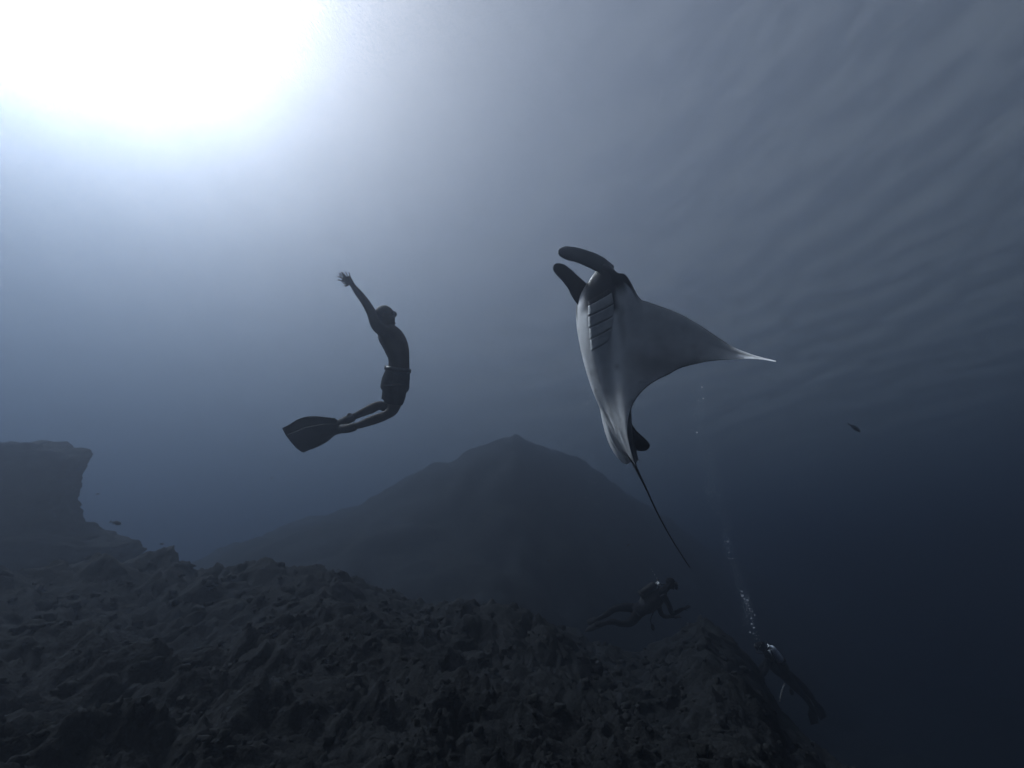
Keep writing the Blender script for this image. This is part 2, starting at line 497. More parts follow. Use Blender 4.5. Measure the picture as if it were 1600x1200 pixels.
def ray_surface(s, v, under, side):
    """s: span 0..S_TIP, v: 0 front..1 rear -> local (x, y, z) with x towards the wing of that side"""
    af, at_ = plan(s)
    a = af + (at_ - af) * v
    q = np.clip(s / S_TIP, 0, 1)
    body = np.exp(-(s / 0.30) ** 2)
    pv = (np.clip(v, 0, 1) ** 0.55) * (1 - np.clip(v, 0, 1)) ** 0.75 / 0.515
    gap = np.exp(-(s / 0.21) ** 4)
    if under:
        t = (0.205 * body * (1 - 0.5 * sstep(0.15, 0.85, -a)) + 0.055 * (1 - q) ** 0.8) * pv + 0.075 * gap * (1 - v) ** 3
        # paired ridges of the pelvic fins by the tail, shallow folds in the skin
        t = t + 0.012 * np.sin(s * 95) * np.exp(-((a + 0.72) / 0.17) ** 2) * np.exp(-(s / 0.12) ** 2)
        t = t + 0.010 * np.exp(-((s - 0.13) / 0.03) ** 2) * sstep(0.05, 0.2, a) * (1 - sstep(0.55, 0.62, a))
        t = t - 0.030 * np.exp(-((s - 0.20 - 0.18 * (a - 0.1)) / 0.09) ** 2) * sstep(-0.75, -0.2, a) * (1 - sstep(0.45, 0.7, a))
    else:
        t = (0.17 * body + 0.045 * (1 - q)) * pv + 0.055 * gap * (1 - v) ** 3
        t = t + 0.10 * np.exp(-(((s - 0.30) / 0.08) ** 2 + ((a - 0.76) / 0.13) ** 2))       # brow over the eye
    t = t + 0.0015
    sg, l, c, ph = NEAR if side > 0 else FAR
    L_, C_, H_ = np.interp(s, sg, l), np.interp(s, sg, c), np.interp(s, sg, ph)
    # the rear edge curls down a little, so the flank faces the light
    curl = rear_curl(s) * np.clip((v - 0.45) / 0.55, 0, 1) ** 1.6 + 0.11 * np.clip((-a - 0.55) / 0.42, 0, 1) ** 2 * body
    off = curl + (-t if under else t)
    x = L_ - np.sin(H_) * off
    z = C_ + np.cos(H_) * off
    return side * x, a, z

# local axes: x along ML or its opposite so that the frame is right-handed in the world
Xw, Yw, Zw = cam_vec(ML), cam_vec(MF), cam_vec(MD)
HAND = 1.0 if np.dot(np.cross(Xw, Yw), Zw) > 0 else -1.0
RAY_M = Matrix(((Xw[0] * HAND, Yw[0], Zw[0], 0), (Xw[1] * HAND, Yw[1], Zw[1], 0), (Xw[2] * HAND, Yw[2], Zw[2], 0), (0, 0, 0, 1)))
RAY_M.translation = Vector(cam_vec(MO))
RAY_INV = RAY_M.inverted()
def ray_local(x, y, d):
    return np.array(RAY_INV @ Vector(at(x, y, d)))

def tube(path, radii, seg=10, squash=None):
    """swept closed tube; squash = (vector, factor) flattens the section across that direction"""
    path = np.asarray(path, float); n = len(path)
    tang = np.gradient(path, axis=0); tang /= np.linalg.norm(tang, axis=1)[:, None]
    ref = np.array(squash[0], float) if squash else np.array([0.31, 0.2, 0.93])
    V, Fc = [], []
    for i in range(n):
        u = np.cross(tang[i], ref); u /= np.linalg.norm(u) + 1e-9
        w = np.cross(tang[i], u)
        ru, rw = (radii[i] if not squash else radii[i][0]), (radii[i] if not squash else radii[i][1])
        for k in range(seg):
            a = 2 * math.pi * k / seg
            V.append(path[i] + u * math.cos(a) * ru + w * math.sin(a) * rw)
    for i in range(n - 1):
        for k in range(seg):
            Fc.append((i * seg + k, i * seg + (k + 1) % seg, (i + 1) * seg + (k + 1) % seg, (i + 1) * seg + k))
    V.append(path[0]); V.append(path[-1])
    b0, b1 = n * seg, n * seg + 1
    for k in range(seg):
        Fc.append((b0, (k + 1) % seg, k)); Fc.append((b1, (n - 1) * seg + k, (n - 1) * seg + (k + 1) % seg))
    return V, Fc

def catmull(pts, n):
    pts = np.asarray(pts, float)
    u = np.concatenate([[0], np.cumsum(np.linalg.norm(np.diff(pts, axis=0), axis=1))])
    x = np.linspace(0, u[-1], n)
    return np.stack([smooth_interp(x, u, pts[:, k]) for k in range(pts.shape[1])], -1)

def build_manta():
    V, Fc, Cc = [], [], []
    ns, nv = 150, 90
    q = np.linspace(-1, 1, 2 * ns + 1)
    S = np.sign(q) * S_TIP * np.abs(q) ** 1.15
    v = (1 - np.cos(np.linspace(0, math.pi, nv))) / 2
    ring = 2 * nv
    white = np.array([0.88, 0.88, 0.88]); black = np.array([0.022, 0.023, 0.026])
    for s in S:
        side = 1 if s >= 0 else -1
        sa = np.full(nv, abs(s))
        xu, yu, zu = ray_surface(sa, v, True, side)
        xd, yd, zd = ray_surface(sa, v[::-1], False, side)
        V.append(np.stack([np.concatenate([xu, xd]) * HAND, np.concatenate([yu, yd]), np.concatenate([zu, zd])], -1))
        # markings: white below with a dark chin, dark lips and a thin dark hem; black above; wing and gill shade added to the colour
        af, at_ = plan(sa); chord = af - at_
        n1 = fbm(np.stack([xu * 5, yu * 5, zu * 0 + 3], -1), 4, 61)
        chin = sstep(0.53, 0.66, yu + 0.03 * n1 + 0.18 * np.clip(sa - 0.1, 0, 1)) * (1 - sstep(0.36, 0.44, sa + 0.03 * n1))
        chin = chin * sstep(0.05, 0.12, sa + 0.02 * n1) if side > 0 else chin * 0.9
        hem = 1 - sstep(0.003, 0.010, v * chord + 0.002 * n1)
        hem2 = (1 - sstep(0.004, 0.012, (1 - v) * chord)) * sstep(0.12, 0.3, sa)
        spots = sstep(0.62, 0.75, fbm(np.stack([xu * 11, yu * 11, zu * 0], -1), 2, 66)) * sstep(-0.5, -0.3, yu) * (1 - sstep(0, .1, yu)) * 0.5
        brow = (1 - sstep(0.07, 0.13, v * chord + 0.02 * n1)) * sstep(0.24, 0.30, sa) * (1 - sstep(0.50, 0.56, sa))
        brow = np.maximum(brow, sstep(0.60, 0.78, yu) * sstep(0.29, 0.36, sa) * (1 - sstep(0.44, 0.5, sa)))
        hem = hem * (1 - sstep(1.1, 1.3, sa)); hem2 = hem2 * (1 - sstep(1.0, 1.25, sa))
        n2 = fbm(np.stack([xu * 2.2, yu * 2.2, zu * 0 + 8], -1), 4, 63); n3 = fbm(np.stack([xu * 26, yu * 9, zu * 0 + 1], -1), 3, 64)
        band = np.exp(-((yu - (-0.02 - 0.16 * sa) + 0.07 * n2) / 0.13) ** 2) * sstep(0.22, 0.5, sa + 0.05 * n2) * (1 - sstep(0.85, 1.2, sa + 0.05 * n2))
        wing_shade = np.clip(0.44 * band + 0.06 * sstep(0.18, 0.45, sa) * (1 - sstep(0.8, 1.25, sa)) * sstep(-0.35, 0.1, yu + 0.05 * n2), 0, 0.75)  # greyer mid-wing: shading put into the skin colour
        gill_shade = 0.35 * np.exp(-((sa - 0.36 - 0.10 * (yu - 0.4) + 0.015 * n2) / 0.035) ** 2) * sstep(0.1, 0.3, yu) * (1 - sstep(0.5, 0.62, yu))  # shade between gills and wing, painted as a dark strip
        streak = 0.30 * sstep(0.2, 0.8, n3) * np.exp(-(sa / 0.22) ** 2) * sstep(0.15, 0.5, -yu)
        dk = np.clip(np.maximum.reduce([wing_shade, gill_shade, streak, brow, chin * 0.97, hem, hem2, 0.45 * spots]), 0, 1)[:, None]
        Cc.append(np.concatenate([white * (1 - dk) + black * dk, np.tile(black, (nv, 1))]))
    V = np.concatenate(V); Cc = np.concatenate(Cc)
    nr = len(S)
    for i in range(nr - 1):
        for k in range(ring):
            k2 = (k + 1) % ring
            Fc.append((i * ring + k, (i + 1) * ring + k, (i + 1) * ring + k2, i * ring + k2))
    V = list(V); Cc = list(Cc)
    def add(part, col):
        o = len(V)
        V.extend(part[0]); Fc.extend([tuple(i + o for i in f) for f in part[1]])
        Cc.extend([col] * len(part[0]) if np.ndim(col) == 1 else list(col))
    # cephalic lobes: flat paddles curling forward below the mouth
    def lobe(pix, widths, face, cols, thick=0.017):
        N = 44; path = catmull([ray_local(*p) for p in pix], N)
        uu = 1 - (1 - np.linspace(0, 1, N)) ** 1.6; path = catmull(path, 400)[np.round(uu * 399).astype(int)]
        w = smooth_interp(uu, np.linspace(0, 1, len(widths)), widths)
        fv = np.array(RAY_INV.to_3x3() @ Vector(cam_vec(face)))
        end = np.sqrt(np.clip(1 - np.clip((uu - 0.80) / 0.20, 0, 1) ** 2, 0.0001, 1))
        r = [(w[i] * end[i], max(thick * end[i], 0.003)) for i in range(N)]
        P, F2 = tube(path, r, 20, (fv, 1))
        add((P, F2), cols)
    # near (grey inner face to the camera) and far (black outer face)
    lobe([(957, 424, 4.32), (941, 415, 4.27), (920, 405, 4.20), (895, 397, 4.13), (872, 395, 4.08)],
         [0.075, 0.108, 0.099, 0.088, 0.082], np.array([0.15, 0.35, -0.9]), np.array([0.17, 0.175, 0.18]))
    lobe([(925, 474, 4.42), (908, 456, 4.46), (894, 439, 4.47), (880, 425, 4.46), (864.5, 415, 4.44)],
         [0.12, 0.112, 0.085, 0.075, 0.072], np.array([-0.2, 0.25, -0.95]), np.array([0.018, 0.019, 0.021]))
    # whip tail
    tl = catmull([ray_local(*p) for p in [(979, 695, 4.36), (986, 715, 4.33), (996, 736, 4.29), (1007, 758, 4.26), (1027, 801, 4.21), (1050, 843, 4.15), (1078, 887, 4.08)]], 48)
    tr = 0.0045 + 0.030 * np.exp(-np.linspace(0, 1, 48) * 9) + 0.006 * (1 - np.linspace(0, 1, 48))
    add(tube(tl, tr, 10), black)
    # low dorsal fin in front of the tail
    pts = [(984, 655), (993, 672), (1007, 685), (1015, 697), (1012, 702), (996, 704.5), (988, 702), (976, 704), (972, 680)]
    ctr = np.mean([ray_local(x, y, 4.40) for x, y in pts], axis=0)
    nrm = np.array([1.0, 0, 0]); fin = []
    loop = list(catmull(np.array([ray_local(x, y, 4.40) for x, y in pts + pts[:1]]), 40)[:-1])
    for k in (-1, 1):
        fin += [p + nrm * k * 0.006 for p in loop]
    c0, c1 = len(fin), len(fin) + 1
    fin += [ctr - nrm * 0.018, ctr + nrm * 0.018]
    n = len(loop); ff = []
    for k in range(n):
        k2 = (k + 1) % n
        ff += [(k, k2, n + k2, n + k), (c0, k2, k), (c1, n + k, n + k2)]
    add((fin, ff), black)
    me = mesh_from(V, Fc)
    set_skin(me, np.array(Cc))
    bm = bmesh.new(); bm.from_mesh(me); bmesh.ops.remove_doubles(bm, verts=bm.verts, dist=0.0004)
    bmesh.ops.recalc_face_normals(bm, faces=bm.faces); bm.to_mesh(me); bm.free()
    skin = attr_color_mat('manta_skin', 0.45, 0.45, 0.35, 70.0, 0.16)
    o = link('manta_ray', me, skin)
    o.matrix_world = RAY_M
    tag(o, 'large manta ray with white belly, black back and raised mouth lobes swimming upward', 'manta ray')
    # gill flaps: five overlapping plates on each side of the belly, each ahead of a dark slit
    flap_m = mat_noise('gill_flap_shaded_skin', (0.58, 0.585, 0.59), (0.72, 0.72, 0.72), 14.0, 0.5, 0.2, 60, 0.4)  # flaps painted greyer than the belly, standing for shade in the recess
    chin_m = mat_noise('chin_skin', (0.04, 0.041, 0.045), (0.09, 0.09, 0.095), 14.0, 0.5, 0.2, 60, 0.4)
    slit_m = mat_noise('gill_slit_dark', (0.22, 0.22, 0.225), (0.30, 0.30, 0.305), 20.0, 0.7)
    edges = [(0.70, 0.135, 0.32), (0.655, 0.135, 0.34), (0.545, 0.13, 0.335), (0.43, 0.122, 0.305), (0.32, 0.114, 0.27), (0.205, 0.104, 0.225)]
    def under(a, s, lift, side):
        af, at_ = plan(s)
        x, y, z = ray_surface(s, (af - a) / (af - at_), True, side)
        return np.stack([x * HAND, y, z - lift], -1)
    for side in (1, -1):
        for i in range(5):
            (a0, i0, o0), (a1, i1, o1) = edges[i], edges[i + 1]
            if side < 0: i0, o0, i1, o1 = i0 + 0.07, o0 + 0.05, i1 + 0.07, o1 + 0.05
            nu, nw = 14, 7
            P = np.zeros((nw, nu, 3)); P2 = np.zeros((nw, nu, 3))
            for w in range(nw):
                tw = w / (nw - 1)
                for layer, arr in ((0, P), (1, P2)):
                    u = np.linspace(0, 1, nu)
                    s = (i0 + (i1 - i0) * tw) + u * ((o0 + (o1 - o0) * tw) - (i0 + (i1 - i0) * tw))
                    slope = 0.055 * u ** 1.2                                  # slits rise towards the outside
                    a = a0 - (a0 - a1 - 0.010) * tw + slope
                    lift = 0.0008 + 0.0042 * tw ** 1.5 * (np.sin(math.pi * np.clip(u, 0.02, 0.98)) ** 0.5)
                    arr[w] = under(a, s, (lift if layer == 0 else -0.006 + 0 * lift), side)
            n = nw * nu
            V2 = np.concatenate([P.reshape(-1, 3), P2.reshape(-1, 3)]); F2 = []
            g = np.arange(n).reshape(nw, nu)
            for w in range(nw - 1):
                for u in range(nu - 1):
                    F2.append((g[w, u], g[w, u + 1], g[w + 1, u + 1], g[w + 1, u]))
                    F2.append((n + g[w, u], n + g[w + 1, u], n + g[w + 1, u + 1], n + g[w, u + 1]))
            rim = list(g[0]) + list(g[1:, -1]) + list(g[-1, -2::-1]) + list(g[-2:0:-1, 0])
            for k in range(len(rim)):
                p, r = rim[k], rim[(k + 1) % len(rim)]
                F2.append((p, n + p, n + r, r))
            fl = link('gill_flap', mesh_from(V2, F2), flap_m if i else chin_m, o)
            u = np.linspace(0.03, 0.97, 16)
            s = i1 + u * (o1 - i1); a = a1 + 0.007 + 0.055 * u ** 1.2
            mid = under(a, s, 0.003, side)
            P3, F3 = tube(mid, 0.0022 * np.sin(math.pi * np.linspace(0.08, 0.92, 16)) ** 0.5, 6)
            link('gill_slit', mesh_from(P3, F3), slit_m, fl)
    # eyes on the sides of the head
    eye_m = mat_noise('manta_eye', (0.01, 0.01, 0.012), (0.03, 0.03, 0.034), 9.0, 0.15, 0, 1, 0.5)
    for side in (1, -1):
        x, y, z = ray_surface(np.array([0.295]), np.array([0.06]), False, side)
        bm = bmesh.new(); bmesh.ops.create_uvsphere(bm, u_segments=14, v_segments=10, radius=0.028)
        bmesh.ops.scale(bm, vec=(0.8, 1.1, 1.0), verts=bm.verts)
        bmesh.ops.translate(bm, vec=(x[0] * HAND, y[0], z[0] - 0.02), verts=bm.verts)
        me2 = bpy.data.meshes.new('m'); bm.to_mesh(me2); bm.free()
        me2.polygons.foreach_set('use_smooth', [True] * len(me2.polygons))
        link('eye', me2, eye_m, o)
    return o
MANTA = build_manta()

# ------------------------------------------------------------------ people
def merge_parts(parts):
    V, Fc = [], []
    for P, F2 in parts:
        o = len(V); V += list(P); Fc += [tuple(i + o for i in f) for f in F2]
    return V, Fc

def ball(c, r, axes=None, u=20, v=14):
    """ellipsoid; axes = 3 unit vectors for the radii r"""
    axes = np.eye(3) if axes is None else np.array(axes)
    V, Fc = [], []
    for i in range(v + 1):
        th = math.pi * i / v
        for k in range(u):
            a = 2 * math.pi * k / u
            q = np.array([math.sin(th) * math.cos(a) * r[0], math.sin(th) * math.sin(a) * r[1], math.cos(th) * r[2]])
            V.append(np.asarray(c) + q @ axes)
    for i in range(v):
        for k in range(u):
            Fc.append((i * u + k, i * u + (k + 1) % u, (i + 1) * u + (k + 1) % u, (i + 1) * u + k))
    return V, Fc

def limb(pts, radii, seg=14, n=30, squash=None):
    path = catmull(pts, n)
    t = np.concatenate([[0], np.cumsum(np.linalg.norm(np.diff(np.asarray(pts, float), axis=0), axis=1))]); t /= t[-1]
    x = np.linspace(0, 1, n)
    if squash is None:
        r = np.interp(x, np.linspace(0, 1, len(radii)) if len(radii) != len(t) else t, radii)
    else:
        rr = np.array(radii); tt = np.linspace(0, 1, len(radii)) if len(radii) != len(t) else t
        r = [(smooth_interp(np.array([q]), tt, rr[:, 0])[0], smooth_interp(np.array([q]), tt, rr[:, 1])[0]) for q in x]
    return tube(path, r, seg, (squash, 1) if squash is not None else None)

def fuse(parts, origin, voxel=0.007, smooth=3):
    """overlapping closed volumes -> one continuous skin, local to origin"""
    V, Fc = merge_parts(parts)
    me = mesh_from([np.asarray(v) - origin for v in V], Fc)
    bm = bmesh.new(); bm.from_mesh(me); bmesh.ops.recalc_face_normals(bm, faces=bm.faces); bm.to_mesh(me); bm.free()
    o = bpy.data.objects.new('tmp', me); COL.objects.link(o)
    md = o.modifiers.new('r', 'REMESH'); md.mode = 'VOXEL'; md.voxel_size = voxel
    if smooth:
        sm = o.modifiers.new('s', 'SMOOTH'); sm.factor = 0.5; sm.iterations = smooth
    dg = bpy.context.evaluated_depsgraph_get()
    res = bpy.data.meshes.new_from_object(o.evaluated_get(dg))
    bpy.data.objects.remove(o)
    res.polygons.foreach_set('use_smooth', [True] * len(res.polygons))
    return res

def local(part, origin, smooth=True):
    return mesh_from([np.asarray(v) - origin for v in part[0]], part[1], smooth)

def unit(v):
    v = np.asarray(v, float); return v / np.linalg.norm(v)

def hand_parts(wrist, direction, across, size=1.0, spread=0.25, curl=0.35):
    """palm, four bent fingers and a thumb"""
    d, x = unit(direction), unit(np.asarray(across) - unit(direction) * np.dot(across, unit(direction)))
    nrm = np.cross(d, x)
    S = size
    parts = [limb([wrist - d * 0.02, wrist + d * 0.03 * S, wrist + d * 0.065 * S, wrist + d * 0.095 * S],
                  [(0.024, 0.020), (0.034, 0.017), (0.042, 0.015), (0.040, 0.011)], 14, 14, nrm)]
    for k, (off, ln) in enumerate(((-0.030, 0.078), (-0.010, 0.088), (0.011, 0.082), (0.031, 0.064))):
        base = wrist + d * 0.088 * S + x * off * S
        dd = unit(d + x * off / 0.03 * spread)
        p1 = base + dd * ln * 0.45 * S
        d2 = unit(dd + nrm * curl * (0.6 + 0.25 * k)); p2 = p1 + d2 * ln * 0.32 * S
        d3 = unit(d2 + nrm * curl * 0.7); p3 = p2 + d3 * ln * 0.25 * S
        parts.append(limb([base - dd * 0.02, base, p1, p2, p3], [0.010, 0.0100, 0.0092, 0.0086, 0.007], 8, 16))
    b = wrist + d * 0.03 * S - x * 0.028 * S
    p1 = b + unit(d * 0.5 - x * 0.8) * 0.045 * S; p2 = p1 + unit(d * 0.8 - x * 0.45 + nrm * 0.2) * 0.034 * S
    parts.append(limb([b + x * 0.015, b, p1, p2], [0.014, 0.0135, 0.0105, 0.008], 8, 12))
    return parts

def head_parts(c, up, face, size=1.0):
    """skull, jaw, nose, ears and lips; c is the middle of the head"""
    u, f = unit(up), unit(face); f = unit(f - u * np.dot(f, u)); s = np.cross(f, u)
    R3 = [f, s, u]
    p = [ball(c + u * 0.028 - f * 0.010, (0.098, 0.077, 0.088), R3),
         ball(c - u * 0.038 + f * 0.026, (0.066, 0.058, 0.074), R3),
         limb([c - u * 0.10 - f * 0.035, c - u * 0.02 - f * 0.03], [0.056, 0.06], 14, 8)]
    p.append(limb([c + f * 0.085 + u * 0.018, c + f * 0.106 - u * 0.012, c + f * 0.085 - u * 0.022], [0.009, 0.014, 0.010], 8, 10))
    p.append(ball(c + f * 0.084 - u * 0.052, (0.012, 0.026, 0.010), R3, 10, 8))
    p.append(ball(c + f * 0.074 - u * 0.095, (0.022, 0.026, 0.018), R3, 10, 8))
    p.append(ball(c + f * 0.080 + u * 0.030, (0.014, 0.055, 0.010), R3, 12, 8))
    for k in (-1, 1):
        p.append(ball(c + s * k * 0.077 - f * 0.012, (0.020, 0.008, 0.032), R3, 10, 8))
    return p

def plate(outline, normal, thick, origin, bevel=0.3):
    """solid blade from a closed outline of points; a little thicker along its middle"""
    n = len(outline); nrm = unit(normal)
    P = [np.asarray(p) - origin for p in outline]; c = np.mean(P, axis=0)
    inner = [p + (c - p) * 0.10 for p in P]
    V = P + [p + nrm * thick for p in inner] + [p - nrm * thick for p in inner] + [c + nrm * thick, c - nrm * thick]
    Fc = []
    for k in range(n):
        j = (k + 1) % n
        Fc += [(k, j, n + j, n + k), (j, k, 2 * n + k, 2 * n + j), (n + k, n + j, 3 * n), (2 * n + j, 2 * n + k, 3 * n + 1)]
    return mesh_from(V, Fc)

def build_freediver():
    D = 4.9
    O = at(618, 597, D)
    lat = cam_vec(unit([0.22, 0.0, 0.97]))                              # towards the far side of the body
    A = lambda x, y, dz=0.0: at(x, y, D + dz)
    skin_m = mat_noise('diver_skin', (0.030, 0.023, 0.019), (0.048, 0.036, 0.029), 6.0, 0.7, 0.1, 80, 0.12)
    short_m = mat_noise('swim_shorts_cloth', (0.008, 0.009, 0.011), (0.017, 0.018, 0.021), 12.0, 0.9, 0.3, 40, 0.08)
    rubber_m = mat_noise('black_rubber', (0.012, 0.012, 0.013), (0.022, 0.022, 0.024), 10.0, 0.75, 0.1, 40, 0.2)
    blade_m = mat_noise('fin_blade_plastic', (0.014, 0.015, 0.017), (0.020, 0.021, 0.023), 5.0, 0.7, 0.1, 30, 0.1)
    hair_m = mat_noise('dark_hair', (0.008, 0.008, 0.008), (0.02, 0.018, 0.016), 30.0, 0.6, 0.6, 120, 0.3)
    belt_m = mat_noise('weight_belt_rubber', (0.03, 0.03, 0.033), (0.06, 0.06, 0.063), 15.0, 0.5, 0.1, 50, 0.4)
    lens_m = mat_noise('mask_lens', (0.015, 0.018, 0.02), (0.03, 0.034, 0.038), 3.0, 0.05, 0, 1, 0.6)
    parts = []
    # trunk, bowed backwards: front-to-back and side-to-side half widths
    parts.append(limb([A(617.5, 613), A(618, 600), A(620.5, 586), A(623.2, 574), A(623.4, 562), A(620.5, 547), A(614.5, 532), A(608.5, 523), A(602.5, 515)],
                      [(0.105, 0.150), (0.138, 0.168), (0.128, 0.166), (0.110, 0.148), (0.108, 0.146), (0.126, 0.165), (0.134, 0.182), (0.126, 0.18), (0.100, 0.13)], 24, 48, lat))
    parts.append(limb([A(609, 524), A(605, 512), A(603.5, 503)], [0.075, 0.060, 0.058], 14, 12))
    up = at(601.5, 485, D) - at(606, 515, D)
    face = cam_vec([1.0, 0.06, 0.12])
    hc = A(603.2, 493.5)
    parts += head_parts(hc, up, face)
    # arms thrown up and back; the near one carries the open hand
    for dz, px, hand in ((-0.185, [(601, 519), (589.5, 509.5), (580.5, 490), (569.5, 470.5), (559.5, 457), (549.2, 443.5)], 0),
                         (0.185, [(604, 521), (592.5, 511.5), (583.5, 492), (572.0, 472.5), (561, 458), (551.5, 445.5)], 1)):
        P = [A(px[0][0], px[0][1], dz * 0.75)] + [A(x, y, dz * (1.0 - 0.25 * i / 4)) for i, (x, y) in enumerate(px[1:])]
        parts.append(limb(P, [0.070, 0.064, 0.050, 0.043, 0.040, 0.024], 16, 40))
        tip = (528, 428) if hand == 0 else (536, 425.5)
        wv = P[-1]; hv = A(tip[0], tip[1], dz * 0.72) - wv
        acr = cam_vec([0.62, 0.55, -0.55] if hand == 0 else [0.75, 0.3, 0.55])
        parts += hand_parts(wv, hv, acr, 1.06, 0.42, -0.22)
    # legs: thighs down, shins swept back
    legs = [(-0.085, [(616.5, 600), (617, 622), (613.2, 641), (603, 648.5), (586, 655), (570, 661), (553, 667)]),
            (0.085, [(616.5, 602), (613, 620), (604.5, 636.5), (594, 633.5), (579, 639), (566, 645), (552, 651.5)])]
    for dz, px in legs:
        P = [A(x, y, dz * (1.0 if i < 3 else 0.8)) for i, (x, y) in enumerate(px)]
        parts.append(limb(P, [0.10, 0.088, 0.060, 0.052, 0.056, 0.046, 0.034], 16, 60))
        parts.append(ball(P[2], (0.060, 0.060, 0.060)))
    # feet, pointed
    for dz, (a, b) in ((-0.068, ((553, 667), (531, 670))), (0.068, ((552, 651.5), (528, 661)))):
        p0, p1 = A(a[0], a[1], dz), A(b[0], b[1], dz)
        parts.append(limb([p0 + (p0 - p1) * 0.06, p0 * 0.6 + p1 * 0.4, p1], [(0.042, 0.036), (0.044, 0.038), (0.034, 0.022)], 12, 14, cam_vec([0.5, -0.6, 0.6])))
    me = fuse(parts, O, 0.0065, 3)
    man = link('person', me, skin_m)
    man.location = Vector(O)
    tag(man, 'bare chested freediver in dark shorts and long fins arching back with arms raised', 'person')
    bpy.context.view_layer.update()
    # shorts: seat plus two legs
    sp = [limb([A(623.0, 575.5), A(620.8, 586), A(618, 598), A(617, 610), A(616.3, 617)],
               [(0.118, 0.156), (0.136, 0.174), (0.150, 0.180), (0.140, 0.176), (0.08, 0.13)], 24, 30, lat)]
    for dz, px in ((-0.085, [(616.5, 602), (616.8, 618), (614.8, 631)]), (0.085, [(616.2, 602), (613.5, 617), (609, 628)])):
        sp.append(limb([A(x, y, dz) for x, y in px], [0.130, 0.122, 0.104], 18, 20))
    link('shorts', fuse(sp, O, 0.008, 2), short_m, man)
    # weight belt with a lead block and buckle
    ring = []
    c = A(622.8, 577.5); axis_u = unit(A(620.5, 587) - A(623.5, 566)); fr = unit(np.cross(axis_u, lat)); lt = unit(np.cross(axis_u, fr))
    for k in range(33):
        t = 2 * math.pi * k / 32
        ring.append(c + fr * math.cos(t) * 0.126 + lt * math.sin(t) * 0.166)
    V, F2 = [], []
    for p in ring[:-1]:
        o_ = unit(p - c)
        for (du, dr) in ((-0.024, 0), (0.024, 0), (0.024, 0.007), (-0.024, 0.007)):
            V.append(p + axis_u * du + o_ * dr)
    for k in range(32):
        j = (k + 1) % 32
        for q in range(4):
            F2.append((k * 4 + q, j * 4 + q, j * 4 + (q + 1) % 4, k * 4 + (q + 1) % 4))
    belt = link('weight_belt', local((V, F2), O), belt_m, man)
    for ang, nm, sz in ((0.25, 'buckle', (0.016, 0.028, 0.03)), (2.75, 'lead_weight', (0.015, 0.045, 0.030)), (3.5, 'lead_weight', (0.015, 0.045, 0.030))):
        p = c + fr * math.cos(ang) * 0.137 + lt * math.sin(ang) * 0.175
        o_ = unit(fr * math.cos(ang) + lt * math.sin(ang)); sd = np.cross(axis_u, o_)
        link(nm, local(ball(p, sz, [o_, sd, axis_u], 12, 8), O), belt_m, belt)
    # low-volume mask with its strap
    u, f = unit(up), unit(face); f = unit(f - u * np.dot(f, u)); s = np.cross(f, u)
    mask = link('mask', local(limb([hc + f * 0.078 + u * 0.014 - s * 0.055, hc + f * 0.104 + u * 0.012, hc + f * 0.078 + u * 0.014 + s * 0.055],
                                   [(0.026, 0.016), (0.028, 0.016), (0.026, 0.016)], 14, 18, f), O), rubber_m, man)
    for k in (-1, 1):
        link('lens', local(ball(hc + f * 0.110 + u * 0.014 + s * k * 0.032, (0.010, 0.026, 0.021), [f, s, u], 12, 8), O), lens_m, mask)
    st = [hc + u * (0.016 + 0.012 * math.sin(t)) + f * (math.cos(t) * 0.103 - 0.006) + s * math.sin(t) * 0.083 for t in np.linspace(0.55, 2 * math.pi - 0.55, 40)]
    link('strap', local(tube(st, [(0.010, 0.003)] * 40, 8, (s * 0.01 + u, 1)), O), rubber_m, mask)
    # short hair
    hp = [ball(hc + u * 0.036 - f * 0.018, (0.100, 0.082, 0.088), [f, s, u]), ball(hc - u * 0.03 - f * 0.055, (0.052, 0.066, 0.06), [f, s, u])]
    link('hair', fuse(hp, O, 0.008, 2), hair_m, man)
    # long fins, one on each foot, their blades side by side
    fins = [(0.055, [(530, 657), (523.7, 654.4), (510.6, 653), (490, 651), (476.9, 652), (465.6, 655.8), (453.4, 662.8), (440.8, 668.9), (446.5, 680.5), (458.5, 695.5), (480, 688), (505, 677), (528, 669)],
             [(553, 652), (540, 657), (527, 662)], (546, 646)),
            (-0.06, [(530, 662), (505, 662), (478, 667), (458, 675), (446.5, 680), (453.4, 689.2), (462.8, 700.3), (469.4, 705), (474, 707.3), (486.2, 701.7), (500.3, 695.6), (511.5, 689), (523.7, 678.7), (533, 676)],
             [(556, 666), (543, 669.5), (528, 670)], (553, 673))]
    wv = np.array([0.45, -0.65, 0.62])
    for dz, out, foot, heel in fins:
        pts = []
        for (x, y) in out:
            k = (x - 500) * 0.45 - (y - 675) * -0.65
            acrs = ((y - 675) * 0.82 + (x - 500) * 0.45) / 40.0
            pts.append(A(x, y, dz + 0.05 * acrs + 0.0004 * (530 - x)))
        nrm = np.cross(unit(pts[len(pts) // 2] - pts[0]), unit(pts[3] - pts[-3]))
        fin = link('fin', plate(pts, nrm, 0.006, O), blade_m, man)
        fp = [limb([A(x, y, dz) for x, y in foot], [(0.050, 0.044), (0.058, 0.046), (0.055, 0.026)], 14, 20, cam_vec([0.5, -0.6, 0.6]))]
        fp.append(ball(A(heel[0], heel[1] + (2.5 if dz > 0 else -2.5), dz), (0.032, 0.022, 0.026)))
        link('foot_pocket', fuse(fp, O, 0.007, 2), rubber_m, fin)
        # stiffening rails along both edges of the blade
        n = len(pts)
        for seq in ((pts[1:7],) if dz > 0 else (pts[-5:][::-1],)):
            link('rail', local(limb(np.array(seq), [0.009, 0.009, 0.007, 0.006, 0.005], 8, 24), O), rubber_m, fin)
    return man
build_freediver()

